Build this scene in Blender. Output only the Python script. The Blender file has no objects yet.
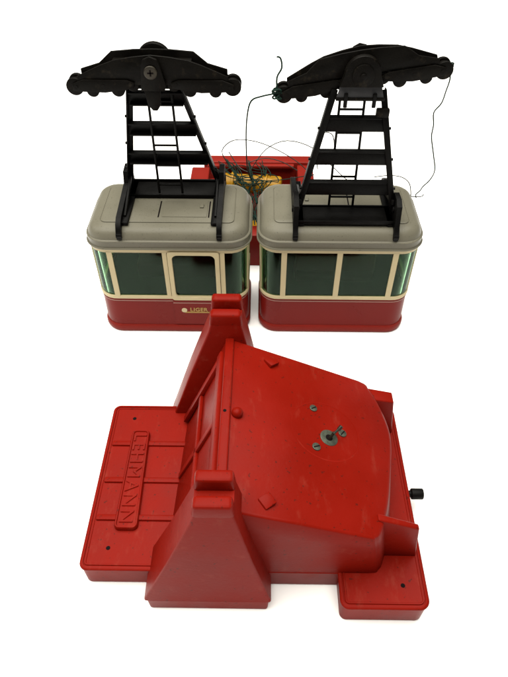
import bpy, bmesh, math, random
from mathutils import Vector, Matrix
random.seed(7)
R = math.radians
S = 0.01                       # everything below is written in centimetres
sc = bpy.context.scene
C = sc.collection

# ------------------------------------------------------------ camera, world, lights, exposure
cam_d = bpy.data.cameras.new('camera'); cam = bpy.data.objects.new('camera', cam_d); C.objects.link(cam)
cam.location = (0, 0, 36*S); cam.rotation_euler = (R(45), 0, R(0.8))
cam_d.sensor_fit = 'VERTICAL'; cam_d.sensor_height = 24.0; cam_d.lens = 24.0*600/677
cam_d.clip_start = 0.01; cam_d.clip_end = 50
sc.camera = cam
w = bpy.data.worlds.new('World'); sc.world = w; w.use_nodes = True
w.node_tree.nodes['Background'].inputs[0].default_value = (1.0, 0.985, 0.955, 1)
w.node_tree.nodes['Background'].inputs[1].default_value = 0.11
def area(name, loc, target, size, power, col=(1, 1, 1)):
    l = bpy.data.lights.new(name, 'AREA'); l.shape = 'RECTANGLE'; l.size = size[0]*S; l.size_y = size[1]*S
    l.energy = power; l.color = col
    o = bpy.data.objects.new(name, l); C.objects.link(o); o.location = Vector(loc)*S
    o.rotation_euler = (Vector(target)-Vector(loc)).to_track_quat('-Z', 'Y').to_euler()
    return o
area('overhead_lamp', (-10, 38, 150), (0, 34, 0), (210, 150), 84, (1, .97, .88))
area('side_lamp', (-120, 45, 110), (0, 30, 0), (60, 60), 8.5, (1, .975, .91))
sc.view_settings.view_transform = 'Standard'; sc.view_settings.look = 'None'
sc.view_settings.exposure = 0.0; sc.view_settings.gamma = 1.0

# ------------------------------------------------------------ materials
def mat(name, col, rough=.45, spec=.3, var=.12, vscale=60, bump=.02, bscale=400, speck=None, speck_scale=500, speck_amt=.12, worn=None, metallic=0, coat=0):
    k_ = 1.0 if name == 'white_paper' else .77
    col = tuple(c*k_ for c in col); spec *= k_
    if speck: speck = tuple(c*k_ for c in speck)
    if worn: worn = tuple(c*k_ for c in worn)
    m = bpy.data.materials.new(name); m.use_nodes = True
    nt = m.node_tree; b = nt.nodes['Principled BSDF']
    b.inputs['Roughness'].default_value = rough
    b.inputs['Specular IOR Level'].default_value = spec
    b.inputs['Metallic'].default_value = metallic
    b.inputs['Coat Weight'].default_value = coat
    tc = nt.nodes.new('ShaderNodeTexCoord')
    n = nt.nodes.new('ShaderNodeTexNoise'); n.inputs['Scale'].default_value = vscale; n.inputs['Detail'].default_value = 5
    nt.links.new(tc.outputs['Object'], n.inputs['Vector'])
    rp = nt.nodes.new('ShaderNodeMapRange'); rp.inputs[1].default_value = .3; rp.inputs[2].default_value = .7
    rp.inputs[3].default_value = 1-var; rp.inputs[4].default_value = 1+var
    nt.links.new(n.outputs['Fac'], rp.inputs[0])
    mx = nt.nodes.new('ShaderNodeVectorMath'); mx.operation = 'SCALE'; mx.inputs[0].default_value = col
    nt.links.new(rp.outputs[0], mx.inputs['Scale'])
    out = mx.outputs[0]
    def over(out, fac_socket, c):
        q = nt.nodes.new('ShaderNodeMix'); q.data_type = 'RGBA'
        nt.links.new(fac_socket, q.inputs[0]); nt.links.new(out, q.inputs[6]); q.inputs[7].default_value = (*c, 1)
        return q.outputs[2]
    if speck:
        v = nt.nodes.new('ShaderNodeTexNoise'); v.inputs['Scale'].default_value = speck_scale; v.inputs['Detail'].default_value = 1
        nt.links.new(tc.outputs['Object'], v.inputs['Vector'])
        r2 = nt.nodes.new('ShaderNodeMapRange'); r2.inputs[1].default_value = 1-.36-speck_amt*.3; r2.inputs[2].default_value = .73; r2.inputs[4].default_value = .65
        nt.links.new(v.outputs['Fac'], r2.inputs[0]); out = over(out, r2.outputs[0], speck)
    if worn:     # dusty scuffs in uneven streaks
        mp = nt.nodes.new('ShaderNodeMapping'); mp.inputs['Scale'].default_value = (1, .35, 1); mp.inputs['Rotation'].default_value = (0, 0, .6)
        nt.links.new(tc.outputs['Object'], mp.inputs[0])
        v = nt.nodes.new('ShaderNodeTexNoise'); v.inputs['Scale'].default_value = 130; v.inputs['Detail'].default_value = 8; v.inputs['Roughness'].default_value = .7
        nt.links.new(mp.outputs[0], v.inputs['Vector'])
        r2 = nt.nodes.new('ShaderNodeMapRange'); r2.inputs[1].default_value = .56; r2.inputs[2].default_value = .76; r2.inputs[4].default_value = .6
        nt.links.new(v.outputs['Fac'], r2.inputs[0]); out = over(out, r2.outputs[0], worn)
    nt.links.new(out, b.inputs['Base Color'])
    rr = nt.nodes.new('ShaderNodeMapRange'); rr.inputs[1].default_value = .35; rr.inputs[2].default_value = .65
    rr.inputs[3].default_value = max(.05, rough-.07); rr.inputs[4].default_value = min(1, rough+.1)
    nt.links.new(n.outputs['Fac'], rr.inputs[0]); nt.links.new(rr.outputs[0], b.inputs['Roughness'])
    if bump:
        bn = nt.nodes.new('ShaderNodeTexNoise'); bn.inputs['Scale'].default_value = bscale; bn.inputs['Detail'].default_value = 3
        nt.links.new(tc.outputs['Object'], bn.inputs['Vector'])
        bb = nt.nodes.new('ShaderNodeBump'); bb.inputs['Strength'].default_value = bump*4; bb.inputs['Distance'].default_value = .0006
        nt.links.new(bn.outputs['Fac'], bb.inputs['Height']); nt.links.new(bb.outputs[0], b.inputs['Normal'])
    return m
RED = mat('red_plastic', (.186, .0056, .0019), .40, .062, .12, 25, .03, 500, speck=(.05, .008, .005), speck_scale=420, speck_amt=-.24, worn=(.23, .030, .018))
CABRED = mat('dark_red_paint', (.16, .0085, .006), .3, .12, .06, 30, .01, 300)
BRIGHTRED = mat('bright_red_plastic', (.20, .013, .008), .4, .12, .06, 30, .01, 300)
GREY = mat('warm_grey_plastic', (.146, .136, .101), .36, .2, .05, 40, .03, 600, speck=(.05, .045, .035), speck_scale=900, speck_amt=-.2)
CREAM = mat('cream_paint', (.54, .45, .27), .4, .15, .05, 60, .01, 300)
BLACK = mat('black_plastic', (.0022, .0020, .0018), .42, .10, .3, 50, .03, 500)
BLACKW = mat('worn_black_metal', (.0030, .0024, .0017), .45, .08, .4, 90, .05, 400, worn=(.034, .026, .016))
GREYB = mat('dark_grey_plastic', (.045, .045, .047), .5, .15, .15, 60, .02, 400)  # even dark grey for the head plate, lighter than the other hanger parts
STEEL = mat('dull_steel', (.075, .085, .062), .42, .5, .3, 300, .04, 700, metallic=.6)
BRASS = mat('tarnished_steel', (.028, .023, .015), .45, .5, .4, 300, .03, 700, metallic=.5)
YELLOW = mat('yellow_plastic', (.36, .18, .006), .4, .3, .15, 60, .02, 300)
CORD = mat('dark_green_cord', (.006, .022, .015), .75, .2, .3, 400, .2, 1500)
WIRE = mat('thin_wire', (.035, .035, .03), .6, .3, .5, 200, 0)
DARK = mat('dark_interior', (.0065, .0050, .0044), .7, .03, .2, 60, .02, 300)
SEAT = mat('maroon_seat', (.02, .003, .003), .6, .1, .1, 60, 0)
PIN = mat('pinstripe_paint', (.33, .16, .13), .4, .3, .05, 60, 0)
GOLD = mat('gold_lettering', (.36, .22, .05), .5, .4, .1, 60, 0)
HOLE = mat('dark_hole', (.004, .002, .002), .8, .1, 0, 60, 0)
WHITE = mat('white_paper', (.955, .955, .955), .9, .0, .005, 5, 0)
def glass_mat():
    m = bpy.data.materials.new('green_tinted_glazing'); m.use_nodes = True; nt = m.node_tree
    nt.nodes.remove(nt.nodes['Principled BSDF'])
    t = nt.nodes.new('ShaderNodeBsdfTransparent'); t.inputs[0].default_value = (.80, .98, .80, 1)
    g = nt.nodes.new('ShaderNodeBsdfGlossy'); g.inputs['Roughness'].default_value = .08; g.inputs['Color'].default_value = (.8, .9, .85, 1)
    f = nt.nodes.new('ShaderNodeFresnel'); f.inputs[0].default_value = 1.17
    mx = nt.nodes.new('ShaderNodeMixShader')
    nt.links.new(f.outputs[0], mx.inputs[0]); nt.links.new(t.outputs[0], mx.inputs[1]); nt.links.new(g.outputs[0], mx.inputs[2])
    nt.links.new(mx.outputs[0], nt.nodes['Material Output'].inputs[0])
    return m
GLASS = glass_mat()

# ------------------------------------------------------------ helpers
def tag(o, label=None, cat=None, group=None, kind=None):
    if label: o['label'] = label
    if cat: o['category'] = cat
    if group: o['group'] = group
    if kind: o['kind'] = kind
    return o
def empty(name, loc, label, cat, group=None):
    o = bpy.data.objects.new(name, None); C.objects.link(o); o.location = Vector(loc)*S
    o.empty_display_size = .02
    return tag(o, label, cat, group)
def obj(name, bm, m, parent=None, org=(0, 0, 0), smooth=True, ang=35, label=None):
    """bm is in cm, in the thing's frame; org = this object's own origin in that frame"""
    bmesh.ops.remove_doubles(bm, verts=bm.verts, dist=1e-5)
    bmesh.ops.recalc_face_normals(bm, faces=bm.faces)
    og = Vector(org)
    for v in bm.verts: v.co = (v.co-og)*S
    me = bpy.data.meshes.new(name)
    if smooth:
        for f in bm.faces: f.smooth = True
        for e in bm.edges:
            if len(e.link_faces) == 2 and e.calc_face_angle(0) > R(ang): e.smooth = False
    bm.to_mesh(me); bm.free()
    for mm in (m if isinstance(m, (list, tuple)) else [m]): me.materials.append(mm)
    o = bpy.data.objects.new(name, me); C.objects.link(o)
    porg = Vector((0, 0, 0))
    if parent is not None:
        o.parent = parent; porg = Vector(parent.get('_o', (0, 0, 0)))
    o.location = (og-porg)*S
    o['_o'] = tuple(og)
    if label: o['label'] = label
    return o
def BM(): return bmesh.new()
def hexa(bm, p, bev=0, seg=2):
    """p: 8 points, 4 bottom (ccw) then 4 top"""
    t = bmesh.new()
    v = [t.verts.new(q) for q in p]
    for f in ((3, 2, 1, 0), (4, 5, 6, 7), (0, 1, 5, 4), (1, 2, 6, 5), (2, 3, 7, 6), (3, 0, 4, 7)):
        t.faces.new([v[i] for i in f])
    if bev: bmesh.ops.bevel(t, geom=t.edges[:], offset=bev, segments=seg, profile=.5, affect='EDGES')
    join(bm, t)
def join(bm, t):
    me = bpy.data.meshes.new('tmp'); t.to_mesh(me); t.free(); bm.from_mesh(me); bpy.data.meshes.remove(me)
def box(bm, x0, x1, y0, y1, z0, z1, bev=0, seg=2):
    hexa(bm, [(x0, y0, z0), (x1, y0, z0), (x1, y1, z0), (x0, y1, z0), (x0, y0, z1), (x1, y0, z1), (x1, y1, z1), (x0, y1, z1)], bev, seg)
def bar(bm, a, b, wx, wy, bev=.03, upv=(0, 0, 1)):
    """square bar a->b, wx = width across x-ish axis, wy the other"""
    a = Vector(a); b = Vector(b); d = (b-a).normalized()
    ux = Vector((1, 0, 0)) if abs(d.x) < .8 else Vector((0, 1, 0))
    s = (ux-d*ux.dot(d)).normalized(); t = d.cross(s)
    p = []
    for q in (a, b):
        for i, j in ((-1, -1), (1, -1), (1, 1), (-1, 1)): p.append(q+s*wx/2*i+t*wy/2*j)
    hexa(bm, p, bev)
def cyl(bm, a, b, r, n=28, r2=None, bev=0):
    a = Vector(a); b = Vector(b); d = b-a
    t = bmesh.new()
    bmesh.ops.create_cone(t, cap_ends=True, segments=n, radius1=r, radius2=r if r2 is None else r2, depth=d.length)
    if bev:
        es = [e for e in t.edges if len(e.link_faces) == 2 and any(len(f.verts) > 4 for f in e.link_faces)]
        bmesh.ops.bevel(t, geom=es, offset=bev, segments=3, profile=.5, affect='EDGES')
    M = Matrix.Translation((a+b)/2) @ d.to_track_quat('Z', 'Y').to_matrix().to_4x4()
    bmesh.ops.transform(t, matrix=M, verts=t.verts); join(bm, t)
def prism_xz(bm, pts, y0, y1, bev=0):
    """outline in x,z extruded along y"""
    t = bmesh.new()
    a = [t.verts.new((x, y0, z)) for x, z in pts]; b = [t.verts.new((x, y1, z)) for x, z in pts]
    n = len(pts)
    t.faces.new(a); t.faces.new(b[::-1])
    for i in range(n): t.faces.new((a[i], b[i], b[(i+1) % n], a[(i+1) % n]))
    bmesh.ops.recalc_face_normals(t, faces=t.faces)
    if bev:
        es = [e for e in t.edges if e.calc_face_angle(0) > R(25)]
        bmesh.ops.bevel(t, geom=es, offset=bev, segments=2, profile=.5, affect='EDGES')
    join(bm, t)
def rounded(pts, rads, n=7):
    """round the corners of a plan outline"""
    out = []; N = len(pts)
    for i in range(N):
        p = Vector(pts[i]); a = Vector(pts[i-1]); b = Vector(pts[(i+1) % N]); r = rads[i] if isinstance(rads, (list, tuple)) else rads
        if r <= 0: out.append(p); continue
        u = (a-p).normalized(); v = (b-p).normalized()
        th = math.acos(max(-1, min(1, u.dot(v)))); d = r/math.tan(th/2)
        c = p+(u+v).normalized()*(r/math.sin(th/2))
        s = p+u*d-c; e = p+v*d-c
        a0 = math.atan2(s.y, s.x); a1 = math.atan2(e.y, e.x); da = (a1-a0+math.pi) % (2*math.pi)-math.pi
        for k in range(n+1):
            t = a0+da*k/n; out.append(c+Vector((math.cos(t), math.sin(t)))*r)
    return out
def inset(pts, d):
    """offset a ccw outline inwards by d"""
    N = len(pts); out = []
    for i in range(N):
        p = pts[i]; a = (p-pts[i-1]).normalized(); b = (pts[(i+1) % N]-p).normalized()
        na = Vector((-a.y, a.x)); nb = Vector((-b.y, b.x)); m = (na+nb).normalized()
        out.append(p+m*d/max(.5, m.dot(na)))
    return out
def loft(bm, rings, cap0=True, cap1=True):
    """rings: list of lists of 3d points, same count"""
    R_ = [[bm.verts.new(p) for p in r] for r in rings]; n = len(rings[0])
    for a, b in zip(R_[:-1], R_[1:]):
        for i in range(n): bm.faces.new((a[i], a[(i+1) % n], b[(i+1) % n], b[i]))
    if cap0: bm.faces.new(R_[0][::-1])
    if cap1: bm.faces.new(R_[-1])
def prof(bm, outline, profile, cap0=True, cap1=True):
    loft(bm, [[(p.x, p.y, z) for p in inset(outline, d)] for z, d in profile], cap0, cap1)
def tube(bm, pts, r, n=6, smooth=4):
    """tube through points (Catmull-Rom)"""
    P = [Vector(p) for p in pts]; Q = []
    for i in range(len(P)-1):
        p0 = P[max(0, i-1)]; p1 = P[i]; p2 = P[i+1]; p3 = P[min(len(P)-1, i+2)]
        for k in range(smooth):
            t = k/smooth
            Q.append(.5*((2*p1)+(-p0+p2)*t+(2*p0-5*p1+4*p2-p3)*t*t+(-p0+3*p1-3*p2+p3)*t**3))
    Q.append(P[-1])
    prev = None; rings = []
    for i, q in enumerate(Q):
        d = (Q[min(i+1, len(Q)-1)]-Q[max(i-1, 0)])
        if d.length < 1e-6: d = Vector((0, 0, 1))
        d.normalize()
        u = prev if prev is not None else (Vector((0, 0, 1)) if abs(d.z) < .9 else Vector((1, 0, 0)))
        u = (u-d*u.dot(d)).normalized(); prev = u; v = d.cross(u)
        rings.append([q+(u*math.cos(a)+v*math.sin(a))*r for a in [2*math.pi*k/n for k in range(n)]])
    loft(bm, rings)
def text_bm(s, size, depth, bold=0.0, spacing=1.0):
    cu = bpy.data.curves.new('t', 'FONT'); cu.body = s; cu.size = size; cu.extrude = depth; cu.offset = bold
    cu.align_x = 'CENTER'; cu.align_y = 'CENTER'; cu.space_character = spacing; cu.resolution_u = 3
    o = bpy.data.objects.new('t', cu); C.objects.link(o)
    bpy.context.view_layer.update()
    me = bpy.data.meshes.new_from_object(o.evaluated_get(bpy.context.evaluated_depsgraph_get()))
    t = bmesh.new(); t.from_mesh(me)
    bpy.data.objects.remove(o); bpy.data.curves.remove(cu); bpy.data.meshes.remove(me)
    return t

# ------------------------------------------------------------ the white surface everything stands on
bm = BM(); bmesh.ops.create_grid(bm, x_segments=1, y_segments=1, size=400)
tag(obj('floor', bm, WHITE, smooth=False), kind='structure')

# ------------------------------------------------------------ the red valley station
st = empty('cable_car_station', (0, 21, 0), 'bright red plastic station with two notched towers and sloping roof in front of both cars', 'toy station')
st['_o'] = (0, 21, 0)
SL = 2.0
bm = BM()
out = rounded([(-10.42, 14.95), (4.62, 14.95), (4.62, 12.95), (9.62, 12.95), (9.62, 27.1), (-10.42, 27.1)], [.5, .0, .5, .6, .5, .5])
prof(bm, out, [(0, .2), (.12, .12), (1.72, .08), (1.78, .02), (1.92, .0), (2.0, .07), (2.0, .2), (1.93, .23), (1.93, .27), (2.0, .3), (2.0, .37), (1.96, .40)])
obj('base_plate', bm, RED, st, ang=50)
for y in (23.75, 20.9, 18.25):
    bm = BM(); box(bm, -9.98, -4.7, y-.19, y+.19, 1.9, 2.1, .07, 3)
    obj('rib', bm, RED, st, org=(-7.5, y, 2))
# name plate with raised border and lettering
bm = BM()
np_ = rounded([(-8.78, 17.4), (-7.3, 17.4), (-7.5, 24.75), (-8.72, 24.75)], .34, 5)
prof(bm, np_, [(1.9, 0), (2.2, .02), (2.28, .07), (2.28, .14), (2.2, .18)])
npo = obj('name_plate', bm, RED, st, org=(-8.05, 21.1, 2.0))
t = text_bm('LEHMANN', 1.12, .075, 0, 1.18)
xs = [v.co.x for v in t.verts]; ys = [v.co.y for v in t.verts]
sx = 6.5/(max(xs)-min(xs)); sy = .82/(max(ys)-min(ys)); cx = (max(xs)+min(xs))/2; cy = (max(ys)+min(ys))/2
for v in t.verts:
    X = (v.co.x-cx)*sx; Y = (v.co.y-cy)*sy
    v.co = Vector((-8.08+Y, 21.08-X, 2.215+v.co.z))
obj('raised_lettering', t, RED, npo, org=(-8.05, 21.1, 2.2), smooth=False)
# small round screw holes in the plate
for x, y in ((-8.8, 25.9), (-8.9, 16.3), (8.26, 14.3)):
    bm = BM(); cyl(bm, (x, y, 1.9), (x, y, 1.965), .13, 18); obj('screw_hole', bm, HOLE, st, org=(x, y, 1.95))

# housing
def roofz(x): return 8.60-.36*(x+.65)
top = [(-1.75, 14.98), (2.2, 14.98), (5.7, 14.98), (6.25, 15.1), (6.65, 15.6), (7.3, 17.5), (7.8, 19.8), (8.12, 21.7), (8.08, 23.0), (7.7, 24.5), (7.2, 25.6), (6.5, 26.2), (2.4, 26.6), (-1.75, 26.95)]
bot = [(-1.75, 14.98), (2.2, 14.98), (6.3, 14.98), (7.0, 15.2), (7.35, 15.8), (7.9, 17.4), (8.3, 19.6), (8.5, 21.6), (8.45, 23.2), (8.1, 24.9), (7.6, 26.0), (6.9, 26.6), (2.4, 26.9), (-1.75, 27.0)]
def soften(P_, i0, i1, n=4):
    out = []
    for i, p in enumerate(P_):
        if i0 <= i < i1:
            a, b, c_, d = (Vector(P_[k]) for k in (i-1, i, i+1, i+2))
            for k in range(n):
                t = k/n; out.append(tuple(.5*(2*b+(c_-a)*t+(2*a-5*b+4*c_-d)*t*t+(3*b-a-3*c_+d)*t**3)))
        else: out.append(p)
    return out
top = soften(top, 2, 11); bot = soften(bot, 2, 11)
bm = BM()
rings = []
def bz(z, k): return [(b[0]+(a[0]-b[0])*k, b[1]+(a[1]-b[1])*k, z if z is not None else 1.9+(roofz(a[0])-1.9)*k) for a, b in zip(top, bot)]
rings.append(bz(1.9, 0))
for k in (.35, .7): rings.append(bz(None, k))
rings.append(bz(None, .975))
cen = Vector((3, 21))
def ins3(d, dz): 
    o = inset([Vector((p[0], p[1])) for p in top], d)
    return [(p.x, p.y, roofz(p.x)-dz) for p in o]
rings.append(ins3(.05, .06)); rings.append(ins3(.16, .0)); 
loft(bm, rings)
obj('housing', bm, RED, st, org=(3, 21, 2), ang=60)
# flat rim along the ridge and the sloping left wall below it
bm = BM()
box(bm, -2.18, -1.62, 16.0, 27.0, 8.2, 9.12, .1, 3)
hexa(bm, [(-5.4, 15.4, 1.9), (-1.7, 15.4, 1.9), (-1.7, 27.0, 1.9), (-5.0, 27.0, 1.9), (-2.12, 15.4, 8.95), (-1.7, 15.4, 8.95), (-1.7, 27.0, 8.95), (-2.12, 27.0, 8.95)], .06)
lw = obj('sloping_wall', bm, RED, st, org=(-2, 21, 2))
# framed recess and ledges on the sloping wall
def wl(y, z, o=0):    # a point on the sloping wall, o = outwards
    t_ = (z-1.9)/7.05; x = -5.2+t_*3.08
    return Vector((x-o*.915, y, z+o*.40))
bm = BM()
def wallpiece(y0, y1, z0, z1, o0, o1):
    hexa(bm, [wl(y0, z0, o0), wl(y1, z0, o0), wl(y1, z1, o0), wl(y0, z1, o0), wl(y0, z0, o1), wl(y1, z0, o1), wl(y1, z1, o1), wl(y0, z1, o1)], .05)
wallpiece(16.6, 26.2, 8.0, 8.6, -.1, .22); wallpiece(16.6, 17.1, 2.2, 8.0, -.1, .22); wallpiece(25.4, 25.9, 2.2, 8.0, -.1, .22)
wallpiece(20.9, 21.3, 2.2, 8.0, -.1, .14); wallpiece(17.1, 25.4, 4.9, 5.2, -.1, .14)
obj('wall_frame', bm, RED, st, org=(-3.6, 21, 5))
# fins
for nm, pts in (('front', [(6.5, 16.05, 16.5, 6.15), (8.9, 16.05, 16.4, 5.2)]), ('rear', [(6.5, 24.9, 25.9, 5.75), (8.8, 24.9, 25.8, 5.3)])):
    (xa, ya, yb, za), (xb, yc, yd, zb) = pts
    bm = BM()
    hexa(bm, [(xa, ya, 1.9), (xb+.4, yc, 1.9), (xb+.4, yd, 1.9), (xa, yb, 1.9), (xa, ya, za), (xb, yc, zb), (xb, yd, zb), (xa, yb, za)], .1, 3)
    obj('fin', bm, RED, st, org=(8, (ya+yb)/2, 2))
# towers
def tower(yf0, yb0, yf1, yb1, z0=0.0):
    """f = front, b = back, 0 = bottom, 1 = top"""
    bm = BM(); zt = 10.15
    def fy(z): return yf0+(yf1-yf0)*z/11.0
    def by(z): return yb0+(yb1-yb0)*z/11.0
    # foot block
    if z0 == 0:
        f = rounded([(-6.42, yf0-.0), (.75, yf0-.0), (.75, yb0), (-6.42, yb0)], [.3, .3, 0, 0], 4)
        prof(bm, f, [(0, .2), (.12, .14), (1.3, .06)])
    secs = [(1.3 if z0 == 0 else z0, -6.45, .78), (1.5 if z0 == 0 else z0+.1, -6.42, .74), (5.6, -4.75, -.22), (9.55, -3.28, -1.02), (zt, -3.12, -1.16)]
    rings = []
    for z, xl, xr in secs:
        o = rounded([(xl, fy(z)), (xr, fy(z)), (xr, by(z)), (xl, by(z))], [.13]*4, 4)
        rings.append([(p.x, p.y, z) for p in o])
    loft(bm, rings)
    # notched head: two lips with a groove between
    d = (yb1-yf1)
    for y0, y1 in ((yf1-.06, yf1+d*.34), (yb1-d*.34, yb1+.06)):
        hexa(bm, [(-3.2, y0, 9.95), (-1.08, y0, 9.95), (-1.08, y1, 9.95), (-3.2, y1, 9.95), (-3.08, y0+.03, 11.0), (-1.2, y0+.03, 11.0), (-1.2, y1-.03, 11.0), (-3.08, y1-.03, 11.0)], .2, 4)
    return bm
obj('tower', tower(13.45, 16.6, 14.0, 16.05), RED, st, org=(-2.8, 15.3, 0), ang=16)
obj('tower', tower(26.3, 28.4, 27.0, 29.1, .6), RED, st, org=(-2.5, 27.8, 0), ang=40)
# bosses, lugs and screws on the sloping roof
sl = Vector((1, 0, -.36)).normalized(); nr = Vector((.36, 0, 1)).normalized()
def on(x, y, h=0): return Vector((x, y, roofz(x)))+nr*h
bm = BM(); t = bmesh.new(); bmesh.ops.create_uvsphere(t, u_segments=20, v_segments=12, radius=.34)
bmesh.ops.transform(t, matrix=Matrix.Translation(on(-1.28, 21.1, .08)), verts=t.verts); join(bm, t)
obj('boss', bm, RED, st, org=(-1.1, 20.9, 8.7))
bm = BM(); cyl(bm, (-1.95, 21.1, 9.0), (-1.95, 21.1, 9.13), .1, 16); obj('rim_hole', bm, HOLE, st, org=(-1.85, 20.9, 9.1))
for x, y, a in ((.7, 25.75, -50), (.42, 15.9, 40)):
    bm = BM()
    t = bmesh.new()
    box(t, -.36, .36, -.36, .36, -.1, .2, .07, 2)
    for v in t.verts:
        if v.co.z > 0: v.co.z += v.co.x*.22
    M = Matrix.Translation(on(x, y)) @ Matrix.Rotation(math.atan(.36), 4, 'Y') @ Matrix.Rotation(R(a), 4, 'Z')
    bmesh.ops.transform(t, matrix=M, verts=t.verts); join(bm, t)
    obj('lug', bm, RED, st, org=on(x, y))
def screw(x, y, r, m=STEEL):
    bm = BM(); cyl(bm, on(x, y, -.05), on(x, y, .07), r, 20, bev=.03)
    o = obj('screw', bm, m, st, org=on(x, y))
    bm = BM(); t = bmesh.new(); box(t, -r*.85, r*.85, -.035, .035, 0, .02)
    M = Matrix.Translation(on(x, y, .06)) @ Matrix.Rotation(math.atan(.36), 4, 'Y') @ Matrix.Rotation(R(random.uniform(20, 70)), 4, 'Z')
    bmesh.ops.transform(t, matrix=M, verts=t.verts); join(bm, t)
    obj('slot', bm, HOLE, o, org=on(x, y, .07))
screw(3.28, 22.85, .24); screw(3.3, 20.05, .26); screw(4.98, 21.45, .26)
bm = BM(); cyl(bm, on(4.12, 20.9, -.05), on(4.12, 20.9, .03), .56, 28, bev=.02)
o = obj('shaft_bearing', bm, STEEL, st, org=on(4.12, 20.9))
bm = BM(); cyl(bm, on(4.12, 20.9, 0), on(4.12, 20.9, .04), .22, 20); obj('shaft_hole', bm, HOLE, o, org=on(4.12, 20.9))
bm = BM(); cyl(bm, on(4.15, 20.85, .0), on(4.2, 20.95, .55), .09, 14, bev=.02); cyl(bm, on(4.16, 20.85, .5), on(4.55, 21.3, .62), .075, 12)
cyl(bm, on(4.5, 21.25, .5), on(4.62, 21.4, .72), .12, 14, bev=.03)
obj('crank_pin', bm, BRASS, st, org=on(4.15, 20.85))
# faint moulded disc round the bearing
bm = BM()
n = 72
for k in range(n):
    a0 = 2*math.pi*k/n; a1 = 2*math.pi*(k+1)/n
    q = []
    for a, r in ((a0, 2.02), (a1, 2.02), (a1, 2.10), (a0, 2.10)):
        q.append(bm.verts.new(on(3.95+math.cos(a)*r, 21.35+math.sin(a)*r, .006)))
    bm.faces.new(q)
obj('moulded_ring', bm, RED, st, org=on(3.95, 20.9))
# speed knob at the right side
bm = BM(); cyl(bm, (9.5, 20.6, 1.25), (10.0, 20.6, 1.25), .22, 20); cyl(bm, (9.9, 20.6, 1.25), (10.7, 20.6, 1.25), .36, 28, bev=.08)
obj('control_knob', bm, BLACK, st, org=(9.8, 21.5, 1.25))

# ------------------------------------------------------------ cable car
W, D, RC = 12.12, 7.1, 1.45
HX, HY = W/2, D/2
OUT = rounded([(-HX, -HY), (HX, -HY), (HX, HY), (-HX, HY)], RC, 10)
LS, LE, LA = W-2*RC, D-2*RC, RC*math.pi/2; SE = LS/2+LA+LE/2
PER = 2*(LS+LE)+4*LA
def per(s, off=0):
    """point on the wall outline at arc length s from the front centre, moved outwards by off"""
    s = s % PER
    segs = [('l', LS/2, (0, -HY), (1, 0)), ('a', LA, (HX-RC, -HY+RC), -90), ('l', LE, (HX, -HY+RC), (0, 1)), ('a', LA, (HX-RC, HY-RC), 0),
            ('l', LS, (HX-RC, HY), (-1, 0)), ('a', LA, (-HX+RC, HY-RC), 90), ('l', LE, (-HX, HY-RC), (0, -1)), ('a', LA, (-HX+RC, -HY+RC), 180), ('l', LS/2, (-HX+RC, -HY), (1, 0))]
    for k, L, p, q in segs:
        if s <= L+1e-9:
            if k == 'l':
                return Vector((p[0]+q[0]*s+q[1]*off, p[1]+q[1]*s-q[0]*off))
            a = R(q+90*s/L)
            return Vector((p[0]+math.cos(a)*(RC+off), p[1]+math.sin(a)*(RC+off)))
        s -= L
    return Vector((0, -HY-off))
def splay(z): return 0.0 if z < 4 else (z-4)*.012
def panel(bm, s0, s1, z0, z1, o0, o1, s0t=None, s1t=None):
    """a curved plate following the wall; s0t, s1t = its ends at the top"""
    s0t = s0 if s0t is None else s0t; s1t = s1 if s1t is None else s1t
    n = max(1, int(abs(s1-s0)/.25)+1)
    rings = []
    for k in range(n+1):
        a = s0+(s1-s0)*k/n; b = s0t+(s1t-s0t)*k/n
        p0 = per(a, o0+splay(z0)); p1 = per(a, o1+splay(z0)); p2 = per(b, o1+splay(z1)); p3 = per(b, o0+splay(z1))
        rings.append([(p0.x, p0.y, z0), (p1.x, p1.y, z0), (p2.x, p2.y, z1), (p3.x, p3.y, z1)])
    loft(bm, rings)
def ringwall(bm, prof_):
    """closed ring lofted through (z, off) pairs"""
    N = 96; ss = [PER*k/N for k in range(N)]
    loft(bm, [[(*per(s, off), z) for s in ss] for z, off in prof_], False, False)

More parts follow.
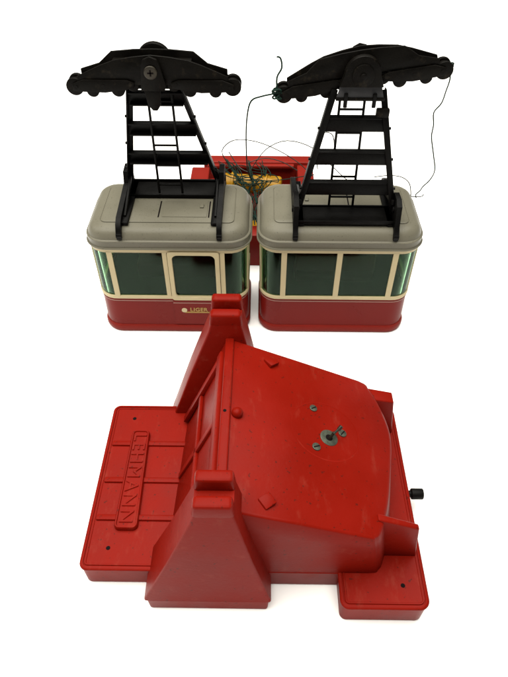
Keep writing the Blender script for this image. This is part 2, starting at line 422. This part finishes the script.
def make_car(ts, fx, HXO):
    car = empty('cable_car', (0, 0, 0), 'x', 'toy cable car', 'toy cable cars standing side by side')
    car['_o'] = (0, 0, 0)
    # bottom flange
    bm = BM(); prof(bm, OUT, [(0, .05), (.1, -.1), (.3, -.16), (.62, -.16), (.76, -.08), (.8, .05)])
    obj('bottom_flange', bm, BRIGHTRED, car)
    # lower body
    bm = BM(); ringwall(bm, [(.7, 0.02), (3.72, 0), (3.72, -.2), (.9, -.2), (.7, 0.02)])
    body = obj('lower_body', bm, CABRED, car)
    bm = BM(); ringwall(bm, [(3.40, -.02), (3.40, .035), (3.47, .035), (3.47, -.02)])
    obj('pinstripe', bm, PIN, body)
    bm = BM(); prof(bm, OUT, [(3.2, .2), (3.3, .2)]); obj('interior_floor', bm, DARK, car)
    bm = BM(); box(bm, -3.4, 3.2, -.4, .9, 3.3, 4.7, .2, 3); box(bm, -3.4, 3.2, .7, 1.1, 4.5, 6.3, .2, 3)
    obj('bench', bm, SEAT, car, org=(0, 0, 3.3))
    # cream waist rail and top rail
    bm = BM(); ringwall(bm, [(3.68, -.02), (3.68, .06), (3.76, .09), (3.92, .09), (4.0, .05), (4.0, -.12), (3.68, -.12), (3.68, -.02)])
    obj('waist_rail', bm, CREAM, car)
    bm = BM(); ringwall(bm, [(8.35, -.12), (8.35, .1), (8.75, .14), (8.75, -.12), (8.35, -.12)])
    obj('top_rail', bm, CREAM, car)
    # posts:  (s, width)
    H = PER/2; posts = [(-4.5, .42), (-.3, .34), (4.12, .36), (SE-2.45, .3), (SE+2.45, .3), (H-4.25, .42), (H, .42), (H+4.25, .42), (PER-SE-2.45, .3), (PER-SE+2.45, .3)]
    for s, w_ in posts:
        bm = BM(); panel(bm, s-w_/2, s+w_/2, 3.95, 8.4, -.08, .06)
        p = per(s); obj('window_post', bm, CREAM, car, org=(p.x, p.y, 4))
    ed = sorted([(s % PER, w_) for s, w_ in posts])
    for i in range(len(ed)):
        s0 = ed[i][0]+ed[i][1]/2; s1 = (ed[(i+1) % len(ed)][0]+(PER if i == len(ed)-1 else 0))-ed[(i+1) % len(ed)][1]/2
        if s1-s0 < .6: continue
        bm = BM(); panel(bm, s0-.05, s1+.05, 3.95, 8.4, -.06, -.02)
        p = per((s0+s1)/2); obj('window_pane', bm, GLASS, car, org=(p.x, p.y, 6))
    # sliding door on the front
    bm = BM()
    panel(bm, -.05, 3.85, .95, 3.56, .0, .10)
    door = obj('door', bm, CABRED, car, org=(1.7, -HY, 1))
    bm = BM(); panel(bm, -.05, 3.85, 3.26, 3.33, .02, .125); obj('pinstripe', bm, PIN, door)
    bm = BM()
    x0, x1, z0, z1, fw, r_ = -.08, 3.9, 3.6, 8.5, .34, .42
    y0 = -HY-.16
    o_ = rounded([(x0, z0), (x1, z0), (x1, z1), (x0, z1)], .25, 5); i_ = rounded([(x0+fw, z0+fw), (x1-fw, z0+fw), (x1-fw, z1-fw), (x0+fw, z1-fw)], r_, 5)
    rings = []
    for y, rr in ((y0+.16, o_), (y0+.03, o_), (y0, inset(o_, .03)), (y0, inset(i_, -.03)), (y0+.03, i_), (y0+.16, i_)):
        rings.append([(p.x, y-splay(p.y), p.y) for p in rr])
    loft(bm, rings, False, False)
    obj('door_frame', bm, CREAM, door, org=(1.7, -HY, 4))
    # lettering on the door
    bm = BM(); box(bm, .85, 2.9, -HY-.128, -HY-.09, 2.22, 2.32)
    
    t = text_bm('LIGER', .54, .01, .012, 1.05)
    for v in t.verts: v.co = Vector((2.0+v.co.x, -HY-.115-v.co.z, 2.55+v.co.y))
    join(bm, t)
    obj('lettering', bm, GOLD, door, org=(1.5, -HY, 2.9))
    bm = BM(); cyl(bm, (.8, -HY-.08, 2.5), (.8, -HY-.13, 2.5), .23, 20); cyl(bm, (.8, -HY-.12, 2.5), (.8, -HY-.14, 2.5), .15, 20)
    obj('crest', bm, CREAM, door, org=(.8, -HY, 2.5))
    # roof
    bm = BM()
    prof(bm, OUT, [(8.72, .0), (8.72, -.2), (8.74, -.3), (8.80, -.33), (8.86, -.3), (8.87, -.22), (9.32, -.2), (9.40, -.24), (9.46, -.2), (9.49, -.1), (9.62, -.06), (9.85, .03), (10.05, .17), (10.2, .38), (10.29, .66), (10.33, .92), (10.335, .96), (10.30, .97), (10.30, 1.01), (10.37, 1.02), (10.40, 1.1)])
    roof = obj('roof', bm, GREY, car, org=(0, 0, 9), ang=42)
    # hatch in the front half
    bm = BM()
    def plate(x0, x1, y0_, y1_, z0_, z1_): box(bm, x0, x1, y0_, y1_, z0_, z1_, .03)
    plate(-.45, 2.95, -1.9, .35, 10.35, 10.45)
    hatch = obj('roof_hatch', bm, GREY, roof, org=(1.2, -.8, 10.4))
    for x in (-.72, 3.1):
        bm = BM(); box(bm, x-.05, x+.05, -1.95, .3, 10.38, 10.412); obj('roof_groove', bm, HOLE, roof, org=(x, -.8, 10.4))
    bm = BM(); box(bm, 2.35, 2.65, -.75, -.25, 10.42, 10.56, .05); obj('hatch_catch', bm, GREY, roof, org=(2.5, -.5, 10.4))
    # ---------------- hanger
    AY, AZ = 1.85, 10.9; BY, BZ = .75, 19.6; pass
    for sx_ in (-1, 1):
        bm = BM()
        X = sx_*3.72+fx
        # long foot beam lying on the roof, with an upright lug at the rear and a low one in front
        yz = [(-3.75, 9.6), (-3.75, 10.15), (-3.45, 10.7), (-2.9, 11.0), (1.1, 11.5), (1.4, 12.3), (2.5, 12.4), (3.1, 12.1), (3.4, 10.6), (3.75, 10.15), (3.75, 9.6), (3.35, 9.7), (2.9, 10.3), (-2.9, 10.3), (-3.35, 9.7)]
        t = bmesh.new()
        a = [t.verts.new((X-.19, y, z)) for y, z in yz]; b = [t.verts.new((X+.19, y, z)) for y, z in yz]
        t.faces.new(a); t.faces.new(b[::-1]); n = len(yz)
        for i in range(n): t.faces.new((a[i], b[i], b[(i+1) % n], a[(i+1) % n]))
        bmesh.ops.recalc_face_normals(t, faces=t.faces)
        join(bm, t)
        box(bm, X-sx_*.3-.34, X-sx_*.3+.34, -3.0, 3.0, 10.38, 10.62, .04)
        # inner leaning strut
        bar(bm, (X-sx_*.32, -2.2, 10.6), (X-sx_*.32, 2.2, 11.9), .18, .35)
        cyl(bm, (X-.28, 2.2, 11.35), (X+.28, 2.2, 11.35), .24, 18)
        cyl(bm, (X-.2, -3.6, 9.9), (X+.2, -3.6, 9.9), .24, 18); cyl(bm, (X-.2, 3.6, 9.9), (X+.2, 3.6, 9.9), .24, 18)
        obj('foot_beam', bm, BLACK, car, org=(X, 0, 10.3))
    bm = BM(); box(bm, fx-3.6, fx+3.6, .75, 2.9, 10.5, 10.62, .03); box(bm, fx-3.6, fx+3.6, .66, .78, 10.4, 10.75, .03); box(bm, fx-3.6, fx+3.6, 2.85, 3.0, 10.5, 10.8, .03)
    obj('foot_plate', bm, BLACK, car, org=(0, 1.8, 10.5))
    def lp(sx_, t): 
        xa, xb = 3.55, (1.95 if sx_ < 0 else 1.25)
        return Vector((fx*(1-t)+sx_*(xa+(xb-xa)*t), AY+(BY-AY)*t, AZ+(BZ-AZ)*t))
    for sx_ in (-1, 1):
        bm = BM()
        a, b = lp(sx_, -.02), lp(sx_, 1.0)
        bar(bm, a, b, .42, .16)                                    # flange
        bar(bm, a+Vector((sx_*.17, -.22, 0)), b+Vector((sx_*.17, -.22, 0)), .1, .5)
        for t_ in (.2, .45, .7): 
            q = lp(sx_, t_); cyl(bm, q+Vector((sx_*.2, -.2, 0)), q+Vector((sx_*.34, -.2, 0)), .1, 12)
        obj('hanger_leg', bm, BLACK, car, org=lp(sx_, 0))
    for t_ in ts:
        a, b = lp(-1, t_), lp(1, t_)
        bm = BM(); x = a.x+.1
        hexa(bm, [(a.x, a.y-.1, a.z-.38), (b.x, a.y-.1, a.z-.38), (b.x, a.y+.05, a.z-.38), (a.x, a.y+.05, a.z-.38), (a.x, a.y-.24, a.z+.48), (b.x, a.y-.24, a.z+.48), (b.x, a.y-.1, a.z+.48), (a.x, a.y-.1, a.z+.48)], .02)
        box(bm, a.x, b.x, a.y-.55, a.y+.02, a.z-.45, a.z-.33, .02); box(bm, a.x, b.x, a.y-.6, a.y-.05, a.z+.4, a.z+.5, .02)
        obj('crossbar', bm, BLACK, car, org=a)
    # ladder
    bm = BM()
    lt, lb = Vector((0, .55, 19.1)), Vector((0, .85, 10.8))
    for x in (-.9, .9): bar(bm, lt+Vector((x*.92, 0, 0)), lb+Vector((x, 0, 0)), .17, .17, .03)
    for k in range(5):
        q = lb.lerp(lt, .09+k*.2); box(bm, -.9, .9, q.y-.06, q.y+.06, q.z-.07, q.z+.07, .02)
    obj('ladder', bm, BLACK, car, org=(0, .7, 10.8))
    def hob(name, b, m, p, org):
        for v in b.verts: v.co.x += HXO
        return obj(name, b, m, p, org=(org[0]+HXO, org[1], org[2]))
    # arch head of the hanger, on the rear
    PZ = 20.75; bm = BM()
    pts = [(-1.45, 19.95)]+[(math.cos(a)*1.18, PZ+math.sin(a)*1.18) for a in [math.pi-math.pi*k/16 for k in range(17)]]+[(1.45, 19.95)]
    prism_xz(bm, pts, .85, 1.35, .08)
    pts = [(math.cos(a)*.72, PZ+math.sin(a)*.72) for a in [2*math.pi*k/32 for k in range(32)]]
    prism_xz(bm, pts, 1.3, 1.5, .06)
    cyl(bm, (0, 1.45, PZ), (0, 1.66, PZ), .2, 16, bev=.04)
    box(bm, -1.6, 1.6, .55, 1.3, 19.05, 19.25, .03)
    box(bm, -2.1, -1.2, .9, 1.3, 17.9, 18.5, .1)
    hob('hanger_head', bm, BLACKW, car, org=(0, 1, PZ))
    bm = BM(); hexa(bm, [(-1.6, 1.1, 19.05), (1.6, 1.1, 19.05), (1.6, 1.2, 19.05), (-1.6, 1.2, 19.05), (-1.35, .95, 20.0), (1.35, .95, 20.0), (1.35, 1.05, 20.0), (-1.35, 1.05, 20.0)], .03)
    hob('head_plate', bm, GREYB, car, org=(0, 1.2, 19))
    for x in (-.95, .95):
        bm = BM(); box(bm, x-.13, x+.13, 1.15, 1.35, 18.6, 19.55, .05); hob('ladder_hook', bm, BLACK, car, org=(x, 1.2, 19))
    # ---------------- carriage that ran on the rope
    bm = BM()
    def mirror(p): return p+[(-x, z) for x, z in reversed(p) if x != 0]
    fp = [(-5.0, -.95), (-4.95, -.42), (-3.3, .28), (-2.4, .6), (-1.2, .8), (0, .92)]
    bo = [(-5.0, -.68), (-1.6, -.85), (-1.0, -1.0)]
    up = [(x, PZ+z) for x, z in fp]; up += [(-x, z) for x, z in reversed(up[:-1])]
    dn = [(x, PZ+z) for x, z in bo[1:]]; lowl = [(-x, z) for x, z in dn]+list(reversed(dn))
    prism_xz(bm, up+lowl, -.55, -.38, .05)
    fp2 = [(-4.9, -.75), (-4.9, -.3), (-3.6, .08), (-2.7, .82), (-1.2, .95), (0, .98)]
    up2 = [(x, PZ+z) for x, z in fp2]; up2 += [(-x, z) for x, z in reversed(up2[:-1])]
    prism_xz(bm, up2+[(2.0, PZ-.6), (-2.0, PZ-.6)], .38, .55, .05)
    box(bm, -2.6, 2.6, -.45, .45, PZ+.1, PZ+.45, .05)
    cr = hob('carriage', bm, BLACKW, car, org=(0, 0, PZ))
    for sx_ in (-1, 1):
        for y in (-.72, .56):
            bm = BM()
            pts = [(5.3, -1.35), (5.35, -.9), (4.6, -.6), (1.7, -.62), (1.2, -.8), (1.3, -1.15), (2.1, -1.3), (3.2, -1.45), (4.6, -1.4)]
            prism_xz(bm, [(sx_*x, PZ+z) for x, z in pts], y, y+.16, .04)
            for x, z in ((5.1, -1.08), (1.5, -.9), (3.3, -1.02)): cyl(bm, (sx_*x, y-.03, PZ+z), (sx_*x, y+.19, PZ+z), .13, 12)
            hob('balance_beam', bm, BLACKW, cr, org=(sx_*3.5, y, PZ-.8))
        for x, z, r in ((5.25, -1.15, .58), (4.1, -1.42, .42), (2.4, -1.35, .46), (1.35, -1.05, .40)):
            bm = BM()
            cyl(bm, (sx_*x, -.5, PZ+z), (sx_*x, -.22, PZ+z), r, 28, bev=.05); cyl(bm, (sx_*x, -.25, PZ+z), (sx_*x, .25, PZ+z), r*.72, 24)
            cyl(bm, (sx_*x, .22, PZ+z), (sx_*x, .5, PZ+z), r, 28, bev=.05); cyl(bm, (sx_*x, -.6, PZ+z), (sx_*x, .6, PZ+z), .1, 12)
            hob('wheel', bm, BLACKW, cr, org=(sx_*x, 0, PZ+z))
    # front bracket with the big cross-slot screw and hanging tongue
    bm = BM()
    prism_xz(bm, [(x, PZ+z) for x, z in [(-.78, -1.25), (-.62, .4), (-.45, .78), (0, .95), (.45, .78), (.62, .4), (.9, -.9), (.78, -1.25)]], -.92, -.7, .05)
    prism_xz(bm, [(x, PZ+z) for x, z in [(-.6, -1.2), (.5, -1.2), (.42, -2.2), (.15, -2.6), (-.15, -2.6), (-.45, -2.2)]], -.86, -.7, .05)
    br = hob('bracket', bm, BLACKW, cr, org=(0, -.8, PZ))
    bm = BM(); cyl(bm, (0, -.9, PZ), (0, -1.1, PZ), .44, 28, bev=.08)
    hob('pivot_screw', bm, BRASS, cr, org=(0, -1, PZ))
    bm = BM(); box(bm, -.2, .2, -1.115, -1.09, PZ-.05, PZ+.05); box(bm, -.05, .05, -1.115, -1.09, PZ-.2, PZ+.2)
    hob('cross_slot', bm, HOLE, cr, org=(0, -1.1, PZ))
    return car
car = make_car((.31, .59, .86), .25, -.16); car2 = make_car((.20, .46, .73), -.22, -.40)
car['label'] = 'red and cream cable car with roof hatch, lettered door and level carriage'
car2['label'] = 'red and cream cable car with doorless front and tilted carriage tied with green cord'
car.location = Vector((-7.07, 40.4, 0))*S; car2.location = Vector((6.05, 40.5, 0))*S
car2.rotation_euler = (0, 0, math.pi)
for ch in car2.children:
    if ch.name.startswith('carriage'):
        ch.rotation_euler = (0, R(9), 0); ch.location.z += .3*S

# ------------------------------------------------------------ red drive box behind the cars
bx = empty('drive_box', (-.6, 51, 0), 'red open plastic box with yellow drum and green cord behind both cars', 'toy part')
bx['_o'] = (-.6, 51, 0)
BO = (-.6, 51, 0)
bm = BM()
box(bm, -6.9, 5.2, 46.0, 57.2, 0, .6, .08)
box(bm, -6.9, 5.2, 45.95, 47.6, 0, 3.5, .1)
box(bm, -5.9, 5.25, 55.9, 57.3, 0, 5.5, .12, 3)
box(bm, -5.5, 3.3, 55.4, 55.95, 5.0, 5.35, .1)
box(bm, 3.6, 5.2, 47.6, 55.95, 0, 5.2, .12, 3)
obj('box_walls', bm, BRIGHTRED, bx, org=BO)
bm = BM(); box(bm, -7.0, -5.2, 48, 54.9, 0, 5.5, .15, 3); box(bm, -5.3, -4.7, 53.2, 54.6, .6, 4.4, .1)
obj('side_block', bm, BRIGHTRED, bx, org=BO)
bm = BM(); box(bm, -4.6, 3.5, 47.7, 53.0, .6, 1.6, .1); obj('inner_deck', bm, DARK, bx, org=BO)
bm = BM(); box(bm, -4.6, 3.5, 50.5, 54.6, 1.6, 3.9, .3, 3); obj('red_drum_housing', bm, BRIGHTRED, bx, org=BO)
bm = BM()
cyl(bm, (-4.3, 53.9, 4.3), (2.0, 53.2, 4.3), 1.0, 32, bev=.3); cyl(bm, (-3.0, 53.75, 4.3), (-2.7, 53.72, 4.3), 1.2, 32, bev=.08)
cyl(bm, (.3, 53.4, 4.3), (.6, 53.36, 4.3), 1.15, 32, bev=.08); cyl(bm, (-.6, 49.2, 1.6), (-.6, 49.2, 2.4), 1.0, 28, bev=.1)
obj('yellow_drum', bm, YELLOW, bx, org=(-1, 53, 4))

# ------------------------------------------------------------ cords
def cord_obj(name, strands, r, m, label, org):
    bm = BM()
    for p in strands: tube(bm, p, r)
    return tag(obj(name, bm, m, org=org), label, 'cord')
st_ = []
rnd = random.Random(3)
for k in range(10):                                  # loose turns lying over the drum and down between the roofs
    x = rnd.uniform(-4.6, 2.2)
    p = [(x, 55.2+rnd.uniform(-.3, .6), 5.55+rnd.uniform(0, .25))]
    tx = -.5+rnd.uniform(-.3, .3)
    for j in range(1, 8):
        f = j/7
        p.append((x+(tx-x)*f**.7+rnd.uniform(-.9, .9)*(1-f), 55-f*7.8+rnd.uniform(-.4, .4), 5.5-f*1.3+rnd.uniform(-.25, .3)))
    st_.append(p)
for k in range(5):
    a = rnd.uniform(0, 6.28); cx_, cy_ = rnd.uniform(-3, 1.0), rnd.uniform(51.5, 53.8); ra = rnd.uniform(.9, 2.3)
    st_.append([(cx_+ra*math.cos(a+q*.75), cy_+ra*.55*math.sin(a+q*.75), 5.6+rnd.uniform(-.25, .35)) for q in range(8)])
st_.append([(-4.6, 54.6, 5.5), (-3, 52, 6.0), (-.5, 51.2, 6.1), (2, 51.8, 5.9), (4, 52.6, 5.8), (5.2, 53, 5.8)])
cord_obj('tangled_cord', st_, .048, CORD, 'tangle of dark green cord spilling over the yellow drum in the red box', (-.6, 52, 5.5))
bm = BM()
for a, b in (((-3.6, 55.9, 5.75), (-.9, 49.6, 5.1)), ((-1.3, 55.4, 5.9), (-.4, 49.2, 4.9))):
    a = Vector(a); b = Vector(b)
    for ph in (0, 2.1, 4.2):
        tube(bm, [a.lerp(b, q/9)+Vector((math.cos(q*1.5+ph)*.1, 0, math.sin(q*1.5+ph)*.1)) for q in range(10)], .06)
tag(obj('thick_cord', bm, CORD, org=(-1, 52, 6)), 'two thick twisted green cord ends crossing the tangle above the cabin roofs', 'cord')

wires = [
 [(-3.4, 55.0, 5.8), (-3.9, 54.6, 7.4), (-2.7, 54.0, 8.8), (-.6, 53.6, 8.9), (1.6, 53.2, 8.2), (3.6, 53.0, 7.0), (5.0, 53, 5.6)],
 [(-1.1, 53, 6.2), (.4, 53.4, 8.2), (2.4, 53.6, 9.0), (4.8, 53.4, 8.4), (6.6, 52.8, 7.0), (8.4, 51.6, 5.9), (10.6, 50, 5.4), (11.8, 49, 5.2)],
 [(-1.3, 53, 7.0), (.3, 53.2, 7.4), (2.0, 53.2, 7.0), (3.5, 53, 6.2)],
 [(5.4, 52.6, 6.6), (5.1, 52.8, 9.2), (5.7, 52.8, 10.2), (6.6, 52.8, 9.9), (6.9, 52.6, 8.0)],
 [(-3.2, 54, 7.6), (-2.2, 53.4, 6.3), (-1.2, 52.6, 6.2)],
]
tag(cord_obj('loose_wire', wires, .05, WIRE, 'x', (2, 53, 7)), 'springy grey wire looping up in thin arcs above the red box', 'wire')
tag(cord_obj('end_wire', [[(9.6, 46, 9.6), (10.8, 45.9, 9.8), (11.9, 45.8, 9.7), (12.6, 45.5, 9.2), (12.9, 45.3, 7.9), (13.0, 45.2, 7.4), (12.3, 45.1, 7.3)], [(10.5, 45.3, 8.3), (12.0, 45.2, 8.25), (13.6, 45.2, 8.2), (13.9, 45.3, 8.4)]], .045, WIRE, 'x', (12, 46, 6)), 'thin bent wire poking out behind the right corner of the right hand roof', 'wire')
# knots on both carriage ends and their hanging cords
kn = Vector((.55, 40.3, 19.6))
ks = []
for c_, rr in ((Vector((.98, 40.0, 19.2)), .33), (Vector((12.15, 40.3, 20.9)), .28)):
    p = []
    for q in range(16):
        p.append(c_+Vector((math.cos(q*1.9)*rr, math.sin(q*2.7)*rr*.8, math.sin(q*1.3)*rr)))
    ks.append(p)
a = [Vector((1.2, 40, 19.3)), Vector((.6, 40, 19.15)), Vector((-.05, 40, 19.0)), Vector((-.75, 40.2, 18.6)), Vector((-1.05, 41, 17.2)), Vector((-1.2, 43, 14.6)), Vector((-1.25, 46.5, 10.5)), Vector((-1.2, 50.5, 7.3)), Vector((-.9, 51.5, 5.9))]
cord_obj('hanging_cord', [ks[0], a, [(1.0, 40, 19.3), (.95, 40.1, 20.2), (1.25, 40.2, 20.8), (1.15, 40.2, 21.4), (.9, 40.2, 21.5)]], .06, CORD, 'dark cord knotted to the left end of the tilted carriage and hanging between the cars', (.5, 40, 19.5))
b = [(12.15, 40.3, 20.9), (12.4, 40.4, 20.1), (12.5, 41, 19.0), (12.5, 41.4, 18.0), (12.2, 41.7, 17.2), (12.55, 42.3, 16.0), (12.75, 42.8, 14.8), (13.4, 43.4, 13.0), (13.95, 44.0, 11.4), (13.95, 44.6, 10.2), (13.6, 45, 9.3), (13.5, 45.2, 8.8), (13.2, 45.2, 8.4), (13.3, 45.2, 8.1)]
cord_obj('hanging_cord', [ks[1], b], .05, CORD, 'dark cord hanging free from the raised right end of the tilted carriage', (11.9, 40.3, 21.2))

for o in bpy.data.objects:
    if '_o' in o: del o['_o']
